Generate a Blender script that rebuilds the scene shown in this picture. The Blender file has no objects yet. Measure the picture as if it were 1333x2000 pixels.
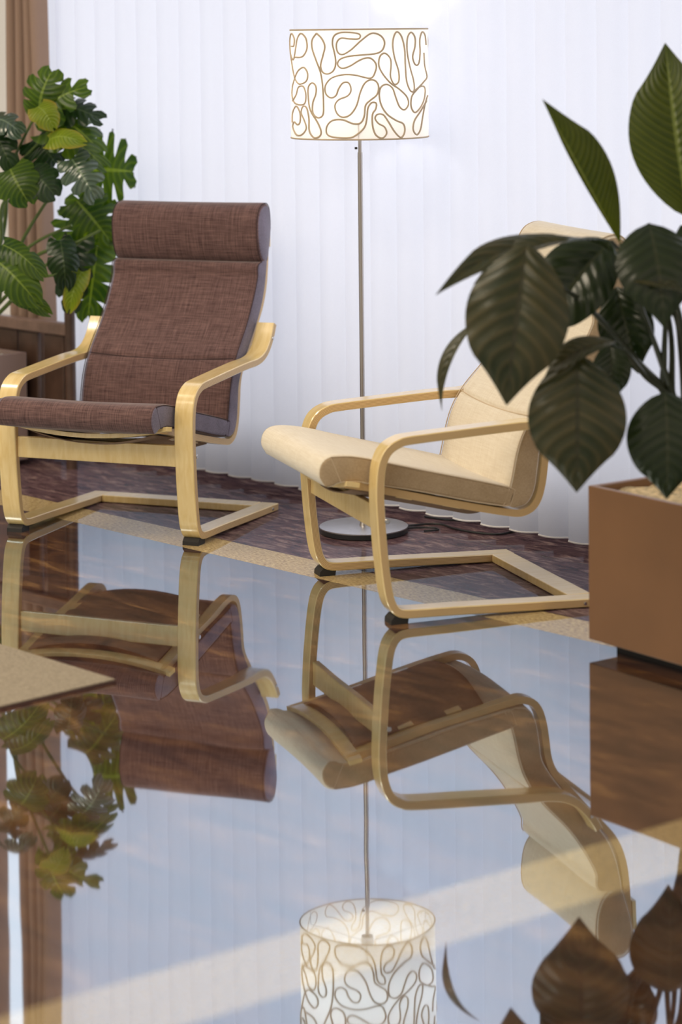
import bpy, bmesh, math, random
from mathutils import Vector, Matrix
random.seed(7)
C = bpy.context.scene.collection
PI = math.pi

# ------------------------------------------------------------------ camera
CAM_F, PITCH, ROLL, CY, CAM_H = 4763.06, 0.0442, -0.0102, 279.47, 1.5665
RIGHT0 = Vector((1, 0, 0)); FWD = Vector((0, math.cos(PITCH), -math.sin(PITCH))); UP0 = Vector((0, math.sin(PITCH), math.cos(PITCH)))
cr, sr = math.cos(ROLL), math.sin(ROLL)
CX_AX = RIGHT0*cr + UP0*sr
CY_AX = UP0*cr - RIGHT0*sr
CAM = Vector((0, 0, CAM_H))
cd = bpy.data.cameras.new('camera'); cam = bpy.data.objects.new('camera', cd); C.objects.link(cam)
M = Matrix.Identity(4)
for i in range(3):
    M[i][0] = CX_AX[i]; M[i][1] = CY_AX[i]; M[i][2] = -FWD[i]; M[i][3] = CAM[i]
cam.matrix_world = M
cd.sensor_fit = 'VERTICAL'; cd.sensor_height = 36; cd.lens = CAM_F/2000*36
cd.shift_y = -(1000-CY)/2000
cd.clip_start = 0.05
cd.dof.use_dof = True; cd.dof.focus_distance = 7.3; cd.dof.aperture_fstop = 2.0
bpy.context.scene.camera = cam

# ------------------------------------------------------------------ light
sc = bpy.context.scene
sc.view_settings.view_transform = 'Standard'; sc.view_settings.look = 'None'
sc.view_settings.gamma = 1; sc.view_settings.exposure = 0; sc.view_settings.use_curve_mapping = False
world = bpy.data.worlds.new('world'); sc.world = world; world.use_nodes = True
bg = world.node_tree.nodes['Background']; bg.inputs[0].default_value = (1, .86, .70, 1); bg.inputs[1].default_value = .66

# wall frame: U runs along the window wall to the right, N points into the room
W0 = Vector((-.4696, 8.6095, 0)); U = Vector((.6808, -.7325, 0)).normalized(); N = Vector((-U.y*-1, 0, 0))
N = Vector((U.y, -U.x, 0)).normalized()            # (-.73,-.68): into the room
def wp(u, n, z=0.): return W0 + U*u + N*n + Vector((0, 0, z))
WALLROT = math.atan2(U.y, U.x)

def area(name, loc, direction, sx, sy, power, col):
    l = bpy.data.lights.new(name, 'AREA'); l.shape = 'RECTANGLE'; l.size = sx; l.size_y = sy; l.energy = power; l.color = col
    o = bpy.data.objects.new(name, l); C.objects.link(o); o.location = loc
    z = -Vector(direction).normalized(); x = Vector((0, 0, 1)).cross(z).normalized() if abs(z.z) < .9 else U.copy(); y = z.cross(x)
    o.rotation_euler = Matrix((x, y, z)).transposed().to_euler(); return o
win_light = area('window_daylight', wp(.6, -.62, 1.58), N, 8.2, 2.7, 86, (.80, .87, 1.0))

# ------------------------------------------------------------------ helpers
def mat(name): 
    m = bpy.data.materials.new(name); m.use_nodes = True
    return m, m.node_tree.nodes, m.node_tree.links, m.node_tree.nodes['Principled BSDF']
def simple(name, col, rough=.5, metal=0, spec=.5, noise=0, nscale=20, bump=0, bscale=60):
    m, n, l, p = mat(name)
    p.inputs['Base Color'].default_value = (*col, 1); p.inputs['Roughness'].default_value = rough
    p.inputs['Metallic'].default_value = metal; p.inputs['Specular IOR Level'].default_value = spec
    if noise or bump: tc = n.new('ShaderNodeTexCoord')
    if noise:
        t = n.new('ShaderNodeTexNoise'); t.inputs['Scale'].default_value = nscale; t.inputs['Detail'].default_value = 5
        l.new(tc.outputs['Object'], t.inputs[0])
        r = n.new('ShaderNodeMapRange'); r.inputs[1].default_value = .3; r.inputs[2].default_value = .7
        r.inputs[3].default_value = 1-noise; r.inputs[4].default_value = 1+noise; l.new(t.outputs[0], r.inputs[0])
        mx = n.new('ShaderNodeVectorMath'); mx.operation = 'SCALE'; mx.inputs[0].default_value = col
        l.new(r.outputs[0], mx.inputs[3]); l.new(mx.outputs[0], p.inputs['Base Color'])
    if bump:
        t2 = n.new('ShaderNodeTexNoise'); t2.inputs['Scale'].default_value = bscale; l.new(tc.outputs['Object'], t2.inputs[0])
        b = n.new('ShaderNodeBump'); b.inputs['Strength'].default_value = bump; b.inputs['Distance'].default_value = .01
        l.new(t2.outputs[0], b.inputs['Height']); l.new(b.outputs[0], p.inputs['Normal'])
    return m

def empty(name, loc, rotz=0):
    o = bpy.data.objects.new(name, None); C.objects.link(o); o.location = loc; o.rotation_euler = (0, 0, rotz); o.empty_display_size = .1
    return o
def tag(o, label=None, cat=None, group=None, kind=None):
    if label: o['label'] = label
    if cat: o['category'] = cat
    if group: o['group'] = group
    if kind: o['kind'] = kind
    return o
class MB:
    def __init__(s): s.v = []; s.f = []; s.uv = {}; s.mi = []
    def grid(s, rows, cu=False, cv=False, mi=0):
        """rows: list of lists of points; cu closes each row, cv closes rows"""
        o = len(s.v); R = len(rows); K = len(rows[0])
        for r in rows: s.v += [tuple(p) for p in r]
        for i in range(R if cv else R-1):
            for j in range(K if cu else K-1):
                a = o+i*K+j; b = o+i*K+(j+1) % K; c = o+((i+1) % R)*K+(j+1) % K; d = o+((i+1) % R)*K+j
                s.f.append((a, b, c, d)); s.mi.append(mi)
        return o
    def ngon(s, pts, mi=0):
        o = len(s.v); s.v += [tuple(p) for p in pts]; s.f.append(tuple(range(o, o+len(pts)))); s.mi.append(mi)
    def face(s, idx, mi=0): s.f.append(tuple(idx)); s.mi.append(mi)
    def box(s, lo, hi, mi=0, fn=None):
        x0, y0, z0 = lo; x1, y1, z1 = hi; o = len(s.v)
        P = [(x0, y0, z0), (x1, y0, z0), (x1, y1, z0), (x0, y1, z0), (x0, y0, z1), (x1, y0, z1), (x1, y1, z1), (x0, y1, z1)]
        if fn: P = [tuple(fn(Vector(p))) for p in P]
        s.v += P
        for f in ((0, 3, 2, 1), (4, 5, 6, 7), (0, 1, 5, 4), (1, 2, 6, 5), (2, 3, 7, 6), (3, 0, 4, 7)): s.f.append(tuple(o+i for i in f)); s.mi.append(mi)
    def tube(s, pts, r, k=8, caps=True, mi=0, closed=False):
        pts = [Vector(p) for p in pts]; n = len(pts); rows = []
        rr = r if isinstance(r, (list, tuple)) else [r]*n
        prev = None
        for i, p in enumerate(pts):
            if closed: t = pts[(i+1) % n]-pts[i-1]
            else: t = (pts[min(i+1, n-1)]-pts[max(i-1, 0)])
            t.normalize()
            if prev is None:
                a = Vector((0, 0, 1)) if abs(t.z) < .9 else Vector((1, 0, 0)); x = t.cross(a).normalized()
            else: x = (prev - t*prev.dot(t)).normalized()
            prev = x; y = t.cross(x)
            rows.append([p+(x*math.cos(2*PI*j/k)+y*math.sin(2*PI*j/k))*rr[i] for j in range(k)])
        o = s.grid(rows, cu=True, cv=closed, mi=mi)
        if caps and not closed:
            s.face([o+j for j in range(k)][::-1], mi); s.face([o+(n-1)*k+j for j in range(k)], mi)
    def lathe(s, prof, k=64, cap=True, c=(0, 0), mi=0):
        rows = [[(c[0]+r*math.cos(2*PI*j/k), c[1]+r*math.sin(2*PI*j/k), z) for j in range(k)] for r, z in prof]
        o = s.grid(rows, cu=True, mi=mi)
        if cap:
            s.face([o+j for j in range(k)][::-1], mi); s.face([o+(len(prof)-1)*k+j for j in range(k)], mi)
    def build(s, name, m, parent=None, smooth=True, bevel=0, angle=.6, uv=None, sub=0):
        me = bpy.data.meshes.new(name); me.from_pydata(s.v, [], s.f); me.update()
        bm = bmesh.new(); bm.from_mesh(me); bmesh.ops.recalc_face_normals(bm, faces=bm.faces); bm.to_mesh(me); bm.free()
        ms = m if isinstance(m, (list, tuple)) else [m]
        for q in ms: me.materials.append(q)
        if len(ms) > 1:
            for i, p in enumerate(me.polygons): p.material_index = s.mi[i]
        if uv:
            L = me.uv_layers.new(name='UVMap')
            for lp in me.loops: L.data[lp.index].uv = uv[lp.vertex_index]
        o = bpy.data.objects.new(name, me); C.objects.link(o)
        if smooth:
            for p in me.polygons: p.use_smooth = True
            if angle: me.set_sharp_from_angle(angle=angle)
        if bevel:
            b = o.modifiers.new('bevel', 'BEVEL'); b.width = bevel; b.segments = 3; b.limit_method = 'ANGLE'; b.angle_limit = .7
        if sub:
            b = o.modifiers.new('sub', 'SUBSURF'); b.levels = sub; b.render_levels = sub
        if parent: o.parent = parent
        return o
def cat(pts, per=8, closed=False):
    """Catmull-Rom through points of any dimension"""
    P = [Vector(p) for p in pts]; n = len(P); out = []
    for i in range(n if closed else n-1):
        if closed: a, b, c, d = P[i-1], P[i], P[(i+1) % n], P[(i+2) % n]
        else: a, b, c, d = P[max(i-1, 0)], P[i], P[i+1], P[min(i+2, n-1)]
        for k in range(per):
            t = k/per
            out.append(.5*((2*b)+(c-a)*t+(2*a-5*b+4*c-d)*t*t+(3*b-a-3*c+d)*t**3))
    if not closed: out.append(P[-1])
    return out
def at(px, py, Y):
    """point seen at photo pixel (px,py) at world distance Y"""
    a, b = px-666.5, py-CY
    D = CX_AX*(a/CAM_F)-CY_AX*(b/CAM_F)+FWD
    return CAM+D*(Y/D.y)
def resample(P, n):
    P = [Vector(p) for p in P]; L = [0]
    for a, b in zip(P, P[1:]): L.append(L[-1]+(b-a).length)
    out = []; j = 0
    for i in range(n):
        d = L[-1]*i/(n-1)
        while j < len(L)-2 and L[j+1] < d: j += 1
        t = (d-L[j])/max(1e-9, L[j+1]-L[j]); out.append(P[j].lerp(P[j+1], min(1, t)))
    return out

# ------------------------------------------------------------------ materials
def floor_material():
    m, n, l, p = mat('polished_granite')
    out = n['Material Output']
    geo = n.new('ShaderNodeNewGeometry')
    # coordinates along the wall (x) and into the room (y)
    def lin(vec, off):
        d = n.new('ShaderNodeVectorMath'); d.operation = 'DOT_PRODUCT'; l.new(geo.outputs['Position'], d.inputs[0]); d.inputs[1].default_value = vec
        s = n.new('ShaderNodeMath'); s.operation = 'ADD'; l.new(d.outputs['Value'], s.inputs[0]); s.inputs[1].default_value = off; return s.outputs[0]
    u = lin(U, -W0.dot(U)); nn = lin(N, -W0.dot(N))
    S2a = Vector((-.4822, 3.9042, 0)); d2 = Vector((.6657+.4822, 4.7915-3.9042, 0)).normalized(); q2 = Vector((d2.y, -d2.x, 0))
    s2 = lin(q2, -S2a.dot(q2))
    def mathn(op, a, b=None):
        q = n.new('ShaderNodeMath'); q.operation = op
        for i, v in enumerate((a, b)):
            if v is None: continue
            if isinstance(v, (int, float)): q.inputs[i].default_value = v
            else: l.new(v, q.inputs[i])
        return q.outputs[0]
    def band(x, lo, hi): return mathn('MULTIPLY', mathn('GREATER_THAN', x, lo), mathn('LESS_THAN', x, hi))
    strip = mathn('MAXIMUM', band(nn, .665, .825), band(s2, 0, .215))
    comb = n.new('ShaderNodeCombineXYZ'); l.new(u, comb.inputs[0]); l.new(nn, comb.inputs[1])
    # brown field: streaky veins
    mp = n.new('ShaderNodeMapping'); mp.inputs['Scale'].default_value = (1.3, 4.2, 1); mp.inputs['Rotation'].default_value = (0, 0, .62)
    l.new(comb.outputs[0], mp.inputs[0])
    n1 = n.new('ShaderNodeTexNoise'); n1.inputs['Scale'].default_value = 2.6; n1.inputs['Detail'].default_value = 10; n1.inputs['Roughness'].default_value = .68; n1.inputs['Distortion'].default_value = .9
    l.new(mp.outputs[0], n1.inputs[0])
    r1 = n.new('ShaderNodeValToRGB'); e = r1.color_ramp.elements
    e[0].position = .33; e[0].color = (.032, .014, .013, 1); e[1].position = .68; e[1].color = (.38, .20, .075, 1)
    k = e.new(.47); k.color = (.092, .040, .026, 1); k = e.new(.57); k.color = (.150, .068, .036, 1)
    l.new(n1.outputs[0], r1.inputs[0])
    # yellow band: fine dark grain
    mp2 = n.new('ShaderNodeMapping'); mp2.inputs['Scale'].default_value = (40, 120, 1); mp2.inputs['Rotation'].default_value = (0, 0, .25)
    l.new(comb.outputs[0], mp2.inputs[0])
    n2 = n.new('ShaderNodeTexNoise'); n2.inputs['Scale'].default_value = 1.6; n2.inputs['Detail'].default_value = 6; n2.inputs['Roughness'].default_value = .6
    l.new(mp2.outputs[0], n2.inputs[0])
    r2 = n.new('ShaderNodeValToRGB'); e = r2.color_ramp.elements
    e[0].position = .30; e[0].color = (.22, .13, .06, 1); e[1].position = .60; e[1].color = (.68, .51, .245, 1)
    l.new(n2.outputs[0], r2.inputs[0])
    mp3 = n.new('ShaderNodeMapping'); mp3.inputs['Scale'].default_value = (6, 24, 1); mp3.inputs['Rotation'].default_value = (0, 0, .5); l.new(comb.outputs[0], mp3.inputs[0])
    n3 = n.new('ShaderNodeTexNoise'); n3.inputs['Scale'].default_value = 1.4; n3.inputs['Detail'].default_value = 9; n3.inputs['Roughness'].default_value = .72; n3.inputs['Distortion'].default_value = .8; l.new(mp3.outputs[0], n3.inputs[0])
    r3 = n.new('ShaderNodeValToRGB'); e = r3.color_ramp.elements
    e[0].position = .32; e[0].color = (.045, .024, .030, 1); e[1].position = .70; e[1].color = (.44, .30, .25, 1)
    k = e.new(.52); k.color = (.135, .078, .085, 1); l.new(n3.outputs[0], r3.inputs[0])
    mfar = n.new('ShaderNodeMix'); mfar.data_type = 'RGBA'; l.new(mathn('LESS_THAN', nn, .67), mfar.inputs[0]); l.new(r1.outputs[0], mfar.inputs[6]); l.new(r3.outputs[0], mfar.inputs[7])
    mx = n.new('ShaderNodeMix'); mx.data_type = 'RGBA'; l.new(strip, mx.inputs[0]); l.new(mfar.outputs[2], mx.inputs[6]); l.new(r2.outputs[0], mx.inputs[7])
    # joints between slabs
    def joint(x, size, off):
        f = mathn('FRACT', mathn('ADD', mathn('DIVIDE', x, size), off)); return mathn('LESS_THAN', mathn('ABSOLUTE', mathn('SUBTRACT', f, .5)), .0016/size)
    j1 = joint(u, .60, .05); j2 = joint(mathn('SUBTRACT', nn, .825), .60, .5)
    j = mathn('MINIMUM', mathn('MAXIMUM', j1, j2), mathn('SUBTRACT', 1, strip))
    ed = mathn('MAXIMUM', j, mathn('MAXIMUM', band(nn, .663, .666), band(nn, .824, .827)))
    mj = n.new('ShaderNodeMix'); mj.data_type = 'RGBA'; l.new(mathn('MULTIPLY', ed, .6), mj.inputs[0]); l.new(mx.outputs[2], mj.inputs[6]); mj.inputs[7].default_value = (.03, .018, .012, 1)
    dif = n.new('ShaderNodeBsdfDiffuse'); l.new(mj.outputs[2], dif.inputs[0])
    gl = n.new('ShaderNodeBsdfGlossy'); gl.inputs['Roughness'].default_value = .022; gl.inputs[0].default_value = (.74, .88, 1, 1)
    # slightly uneven laying of the slabs
    nb = n.new('ShaderNodeTexNoise'); nb.inputs['Scale'].default_value = 1.7; nb.inputs['Detail'].default_value = 1; l.new(comb.outputs[0], nb.inputs[0])
    b = n.new('ShaderNodeBump'); b.inputs['Strength'].default_value = .10; b.inputs['Distance'].default_value = .01; l.new(nb.outputs[0], b.inputs['Height'])
    l.new(b.outputs[0], gl.inputs['Normal'])
    fr = n.new('ShaderNodeFresnel'); fr.inputs['IOR'].default_value = 3.0
    fac = mathn('MINIMUM', mathn('ADD', mathn('MULTIPLY', fr.outputs[0], .25), .48), .66)
    # the border field along the window is a duller, honed purple-brown stone
    far = mathn('LESS_THAN', nn, .825)
    fac = mathn('ADD', mathn('MULTIPLY', fac, mathn('SUBTRACT', 1, far)), mathn('MULTIPLY', far, mathn('ADD', mathn('ADD', mathn('MULTIPLY', fr.outputs[0], .22), .09), mathn('MULTIPLY', strip, .10))))
    ms = n.new('ShaderNodeMixShader'); l.new(fac, ms.inputs[0]); l.new(dif.outputs[0], ms.inputs[1]); l.new(gl.outputs[0], ms.inputs[2])
    l.new(ms.outputs[0], out.inputs[0]); n.remove(p)
    return m
def wood_material():
    m, n, l, p = mat('birch_veneer')
    tc = n.new('ShaderNodeTexCoord'); mp = n.new('ShaderNodeMapping'); mp.inputs['Scale'].default_value = (6, 26, 6); l.new(tc.outputs['Object'], mp.inputs[0])
    t = n.new('ShaderNodeTexNoise'); t.inputs['Scale'].default_value = 2.2; t.inputs['Detail'].default_value = 6; t.inputs['Distortion'].default_value = .6; l.new(mp.outputs[0], t.inputs[0])
    r = n.new('ShaderNodeValToRGB'); e = r.color_ramp.elements; e[0].position = .25; e[0].color = (.76, .54, .20, 1); e[1].position = .75; e[1].color = (.89, .70, .34, 1)
    l.new(t.outputs[0], r.inputs[0]); l.new(r.outputs[0], p.inputs['Base Color']); p.inputs['Roughness'].default_value = .38; p.inputs['Coat Weight'].default_value = 1; p.inputs['Coat IOR'].default_value = 1.85; p.inputs['Coat Roughness'].default_value = .17
    return m
def ply_material():
    m, n, l, p = mat('bent_wood_layers')
    at_ = n.new('ShaderNodeUVMap'); sp = n.new('ShaderNodeSeparateXYZ'); l.new(at_.outputs[0], sp.inputs[0])
    s = n.new('ShaderNodeMath'); s.operation = 'SINE'; mu = n.new('ShaderNodeMath'); mu.operation = 'MULTIPLY'; mu.inputs[1].default_value = 2*PI*6; l.new(sp.outputs[1], mu.inputs[0]); l.new(mu.outputs[0], s.inputs[0])
    r = n.new('ShaderNodeValToRGB'); e = r.color_ramp.elements; e[0].position = .2; e[0].color = (.50, .31, .13, 1); e[1].position = .7; e[1].color = (.74, .54, .28, 1)
    mr = n.new('ShaderNodeMapRange'); mr.inputs[1].default_value = -1; l.new(s.outputs[0], mr.inputs[0]); l.new(mr.outputs[0], r.inputs[0])
    l.new(r.outputs[0], p.inputs['Base Color']); p.inputs['Roughness'].default_value = .42
    return m
def fabric(name, c1, c2, scale=1., bump=.25, lo=.35, hi=.65):
    """woven cloth: stretched noise both ways"""
    m, n, l, p = mat(name); tc = n.new('ShaderNodeTexCoord')
    fs = []
    for sx, sz in ((14, 300), (300, 14)):
        mp = n.new('ShaderNodeMapping'); mp.inputs['Scale'].default_value = (sz*scale*.6, sx*scale, sz*scale*.8) if sx < sz else (sz*scale, sx*scale, sz*scale)
        l.new(tc.outputs['Object'], mp.inputs[0]); t = n.new('ShaderNodeTexNoise'); t.inputs['Scale'].default_value = 1; t.inputs['Detail'].default_value = 4; t.inputs['Roughness'].default_value = .6
        l.new(mp.outputs[0], t.inputs[0]); fs.append(t.outputs[0])
    a = n.new('ShaderNodeMath'); a.operation = 'ADD'; l.new(fs[0], a.inputs[0]); l.new(fs[1], a.inputs[1])
    h = n.new('ShaderNodeMath'); h.operation = 'MULTIPLY'; h.inputs[1].default_value = .5; l.new(a.outputs[0], h.inputs[0])
    r = n.new('ShaderNodeValToRGB'); e = r.color_ramp.elements; e[0].position = lo; e[0].color = (*c1, 1); e[1].position = hi; e[1].color = (*c2, 1)
    l.new(h.outputs[0], r.inputs[0]); l.new(r.outputs[0], p.inputs['Base Color'])
    p.inputs['Roughness'].default_value = .9; p.inputs['Specular IOR Level'].default_value = .2
    p.inputs['Sheen Weight'].default_value = .35; p.inputs['Sheen Roughness'].default_value = .4
    b = n.new('ShaderNodeBump'); b.inputs['Strength'].default_value = bump; b.inputs['Distance'].default_value = .002; l.new(h.outputs[0], b.inputs['Height']); l.new(b.outputs[0], p.inputs['Normal'])
    return m
def translucent(name, col, tfac, rough_noise=0, spec=.2):
    m, n, l, p = mat(name); out = n['Material Output']; n.remove(p)
    d = n.new('ShaderNodeBsdfDiffuse'); t = n.new('ShaderNodeBsdfTranslucent'); ms = n.new('ShaderNodeMixShader')
    d.inputs[0].default_value = (*col, 1); t.inputs[0].default_value = (*col, 1); ms.inputs[0].default_value = tfac
    if rough_noise:
        tc = n.new('ShaderNodeTexCoord'); no = n.new('ShaderNodeTexNoise'); no.inputs['Scale'].default_value = 400; l.new(tc.outputs['Object'], no.inputs[0])
        mr = n.new('ShaderNodeMapRange'); mr.inputs[3].default_value = 1-rough_noise; mr.inputs[4].default_value = 1; l.new(no.outputs[0], mr.inputs[0])
        v = n.new('ShaderNodeVectorMath'); v.operation = 'SCALE'; v.inputs[0].default_value = col; l.new(mr.outputs[0], v.inputs[3])
        l.new(v.outputs[0], d.inputs[0]); l.new(v.outputs[0], t.inputs[0])
    l.new(d.outputs[0], ms.inputs[1]); l.new(t.outputs[0], ms.inputs[2]); l.new(ms.outputs[0], out.inputs[0])
    return m
def leaf_material(name, dark, light, rib, tfac=.35, rough=.32, veins=26, edge=None, spec=.5, bump=.5):
    m, n, l, p = mat(name); out = n['Material Output']
    uv = n.new('ShaderNodeUVMap'); sp = n.new('ShaderNodeSeparateXYZ'); l.new(uv.outputs[0], sp.inputs[0])
    def mn(op, a, b=None, c=None):
        q = n.new('ShaderNodeMath'); q.operation = op
        for i, v in enumerate((a, b, c)):
            if v is None: continue
            if isinstance(v, (int, float)): q.inputs[i].default_value = v
            else: l.new(v, q.inputs[i])
        return q.outputs[0]
    ac = mn('ABSOLUTE', mn('SUBTRACT', mn('MULTIPLY', sp.outputs[0], 2), 1))     # 0 rib .. 1 margin
    ph = mn('MULTIPLY', mn('SUBTRACT', sp.outputs[1], mn('MULTIPLY', mn('POWER', ac, 1.3), .22)), veins*2*PI)
    wv = mn('POWER', mn('MULTIPLY', mn('ADD', mn('SINE', ph), 1), .5), 3)
    tc = n.new('ShaderNodeTexCoord'); no = n.new('ShaderNodeTexNoise'); no.inputs['Scale'].default_value = 9; no.inputs['Detail'].default_value = 3; l.new(tc.outputs['Object'], no.inputs[0])
    mix = n.new('ShaderNodeMix'); mix.data_type = 'RGBA'; mix.inputs[6].default_value = (*dark, 1); mix.inputs[7].default_value = (*light, 1)
    l.new(mn('MINIMUM', mn('ADD', mn('MULTIPLY', wv, .45), mn('MULTIPLY', mn('SUBTRACT', no.outputs[0], .35), 1.3)), 1), mix.inputs[0])
    ribm = n.new('ShaderNodeMix'); ribm.data_type = 'RGBA'; l.new(mn('LESS_THAN', ac, .045), ribm.inputs[0]); l.new(mix.outputs[2], ribm.inputs[6]); ribm.inputs[7].default_value = (*rib, 1)
    colr = ribm.outputs[2]
    if edge:
        em = n.new('ShaderNodeMix'); em.data_type = 'RGBA'; l.new(mn('POWER', ac, 5), em.inputs[0]); l.new(colr, em.inputs[6]); em.inputs[7].default_value = (*edge, 1); colr = em.outputs[2]
    l.new(colr, p.inputs['Base Color']); p.inputs['Roughness'].default_value = rough; p.inputs['Specular IOR Level'].default_value = spec
    b = n.new('ShaderNodeBump'); b.inputs['Strength'].default_value = bump; b.inputs['Distance'].default_value = .003; l.new(mn('SINE', ph), b.inputs['Height']); l.new(b.outputs[0], p.inputs['Normal'])
    t = n.new('ShaderNodeBsdfTranslucent'); l.new(colr, t.inputs[0]); sat = n.new('ShaderNodeHueSaturation'); sat.inputs['Saturation'].default_value = 1.25; sat.inputs['Value'].default_value = 1.9
    l.new(colr, sat.inputs['Color']); l.new(sat.outputs[0], t.inputs[0])
    ms = n.new('ShaderNodeMixShader'); ms.inputs[0].default_value = tfac; l.new(p.outputs[0], ms.inputs[1]); l.new(t.outputs[0], ms.inputs[2]); l.new(ms.outputs[0], out.inputs[0])
    return m

M_floor = floor_material()
M_wood = wood_material(); M_ply = ply_material()
M_brownfab = fabric('brown_weave', (.062, .034, .036), (.21, .125, .115), bump=.35)
M_brownlit = fabric('brown_weave_bluelit', (.125, .108, .145), (.23, .20, .26), bump=.2)  # same brown cloth, cool window light on the flanks put into the colour
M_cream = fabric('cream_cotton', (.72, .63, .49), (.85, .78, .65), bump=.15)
M_creamshade = fabric('cream_cotton_shade', (.40, .29, .17), (.52, .39, .25), bump=.15)  # same cream cloth, shade on the flanks painted in as a darker tone
M_seamdark = simple('dark_seam', (.05, .028, .03), .9); M_seambeige = simple('beige_seam', (.62, .49, .34), .9)
M_web = simple('tan_webbing', (.24, .16, .11), .9, noise=.1, nscale=80)
M_rubber = simple('black_rubber', (.015, .013, .012), .6)
M_steel = simple('steel_bolt', (.6, .6, .62), .25, 1)
M_slat = translucent('blind_cloth', (.88, .90, .97), .74, .06)
M_hem = translucent('blind_hem', (.97, .96, .96), .35)
M_curtain = translucent('curtain_cloth', (.43, .30, .235), .04, .25)
M_wall = simple('cream_wall', (.62, .56, .48), .8, noise=.03)
M_darkwall = simple('shade_dark_wall', (.045, .034, .032), .6, noise=.1)  # wall colour darkened to stand in for shade in the gap under the blind
M_ceiling = simple('white_ceiling', (.80, .78, .74), .85, noise=.02)
M_rubwood = simple('dark_brown_wood', (.085, .045, .030), .45, noise=.35, nscale=14)
M_planter = simple('brown_laminate', (.205, .10, .042), .30, noise=.10, nscale=3)
M_plinth = simple('black_plinth', (.01, .008, .007), .6)
M_taupe = simple('taupe_laminate', (.30, .21, .19), .5, noise=.06, nscale=5)
M_gravel = simple('straw_gravel', (.62, .47, .26), .9, noise=.4, nscale=60, bump=.9, bscale=120)
M_pebble = simple('white_gravel', (.7, .72, .7), .8, noise=.3, nscale=70, bump=.9, bscale=120)
M_rug = simple('beige_felt', (.31, .26, .19), .95, noise=.25, nscale=160, bump=.5, bscale=500)
M_rugedge = simple('rug_backing', (.07, .03, .022), .9)
M_polelamp = simple('brushed_steel', (.50, .475, .46), .34, 1)
M_disc = simple('brushed_disc', (.55, .54, .55), .33, 1, noise=.05, nscale=40)
M_blackedge = simple('black_rim', (.02, .02, .022), .4)
M_cordb = simple('black_flex', (.012, .012, .012), .45)
M_shade = translucent('lamp_shade_cloth', (.93, .90, .86), .42)
M_piping = simple('beige_cord', (.50, .40, .28), .8)

# ------------------------------------------------------------------ structure
mb = MB(); mb.ngon([(-9, -4, 0), (9, -4, 0), (9, 13, 0), (-9, 13, 0)])
tag(mb.build('floor', M_floor, smooth=False), kind='structure')
def wall_fn(p): return wp(p.x, p.y, p.z)
mb = MB(); mb.box((-5.0, -.28, 0), (6.0, -.12, .18), fn=wall_fn)
tag(mb.build('wall_back', M_darkwall, smooth=False), kind='structure')
mb = MB(); mb.box((-5.0, -.28, 2.72), (6.0, -.12, 3.0), fn=wall_fn)
tag(mb.build('trim_1', M_wall, smooth=False), kind='structure')
mb = MB(); mb.box((-5.2, -.9, 0), (-5.0, 4.5, 3.0), fn=wall_fn)
tag(mb.build('wall_left', M_wall, smooth=False), kind='structure')
mb = MB(); mb.box((-5.2, -.9, 3.0), (6.2, 6.2, 3.1), fn=wall_fn)
tag(mb.build('ceiling', M_ceiling, smooth=False), kind='structure')
# window: frame with panes between wall_back and the lintel
win = empty('window_1', wp(0, -.2, .18), WALLROT); tag(win, kind='structure')
M_frame = simple('white_frame', (.75, .75, .76), .4)
mg, gn, glk, gp = mat('window_glass'); gout = gn['Material Output']; gn.remove(gp)
g1 = gn.new('ShaderNodeBsdfTransparent'); g2 = gn.new('ShaderNodeBsdfGlossy'); g2.inputs['Roughness'].default_value = .02; gm = gn.new('ShaderNodeMixShader'); gm.inputs[0].default_value = .06
glk.new(g1.outputs[0], gm.inputs[1]); glk.new(g2.outputs[0], gm.inputs[2]); glk.new(gm.outputs[0], gout.inputs[0])
mb = MB()
for x in (-5, 5.94): mb.box((x, -.03, 0), (x+.06, .03, 2.54))
mb.box((-5, -.03, 0), (6, .03, .05)); mb.box((-5, -.03, 2.49), (6, .03, 2.54))
mb.build('window_frame', M_frame, win, smooth=False)
mb = MB(); mb.box((-4.94, -.004, .05), (5.94, .004, 2.49)); mb.build('pane', mg, win, smooth=False)

# added unseen warm panels above the frame, lighting tops and softening shadows
def fill_panel(u, nn, label, w=1.2, power=42):
    o = empty('fill_light', wp(u, nn, 3.0), WALLROT); tag(o, label, 'added fill light', 'added fill panels over the room')
    mb = MB(); mb.box((-w/2-.03, -.33, -.05), (w/2+.03, .33, 0)); mb.build('housing', M_frame, o, smooth=False, bevel=.004)
    a = area('fill_light_glow', wp(u, nn, 2.945), (0, 0, -1), w, .6, power, (1, .86, .66)); a.rotation_euler = (0, 0, WALLROT)
    a.data.name = 'fill_light_glow'
for i, (a, b) in enumerate(((-.6, 2.6), (1.6, 2.6), (1.2, 4.6), (3.2, 4.4))):
    fill_panel(a, b, ['added flat fill light panel above the dark armchair', 'added flat fill light panel above the pale armchair', 'added flat fill light panel above the rug', 'added flat fill light panel beyond the tall brown planter'][i])

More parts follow.
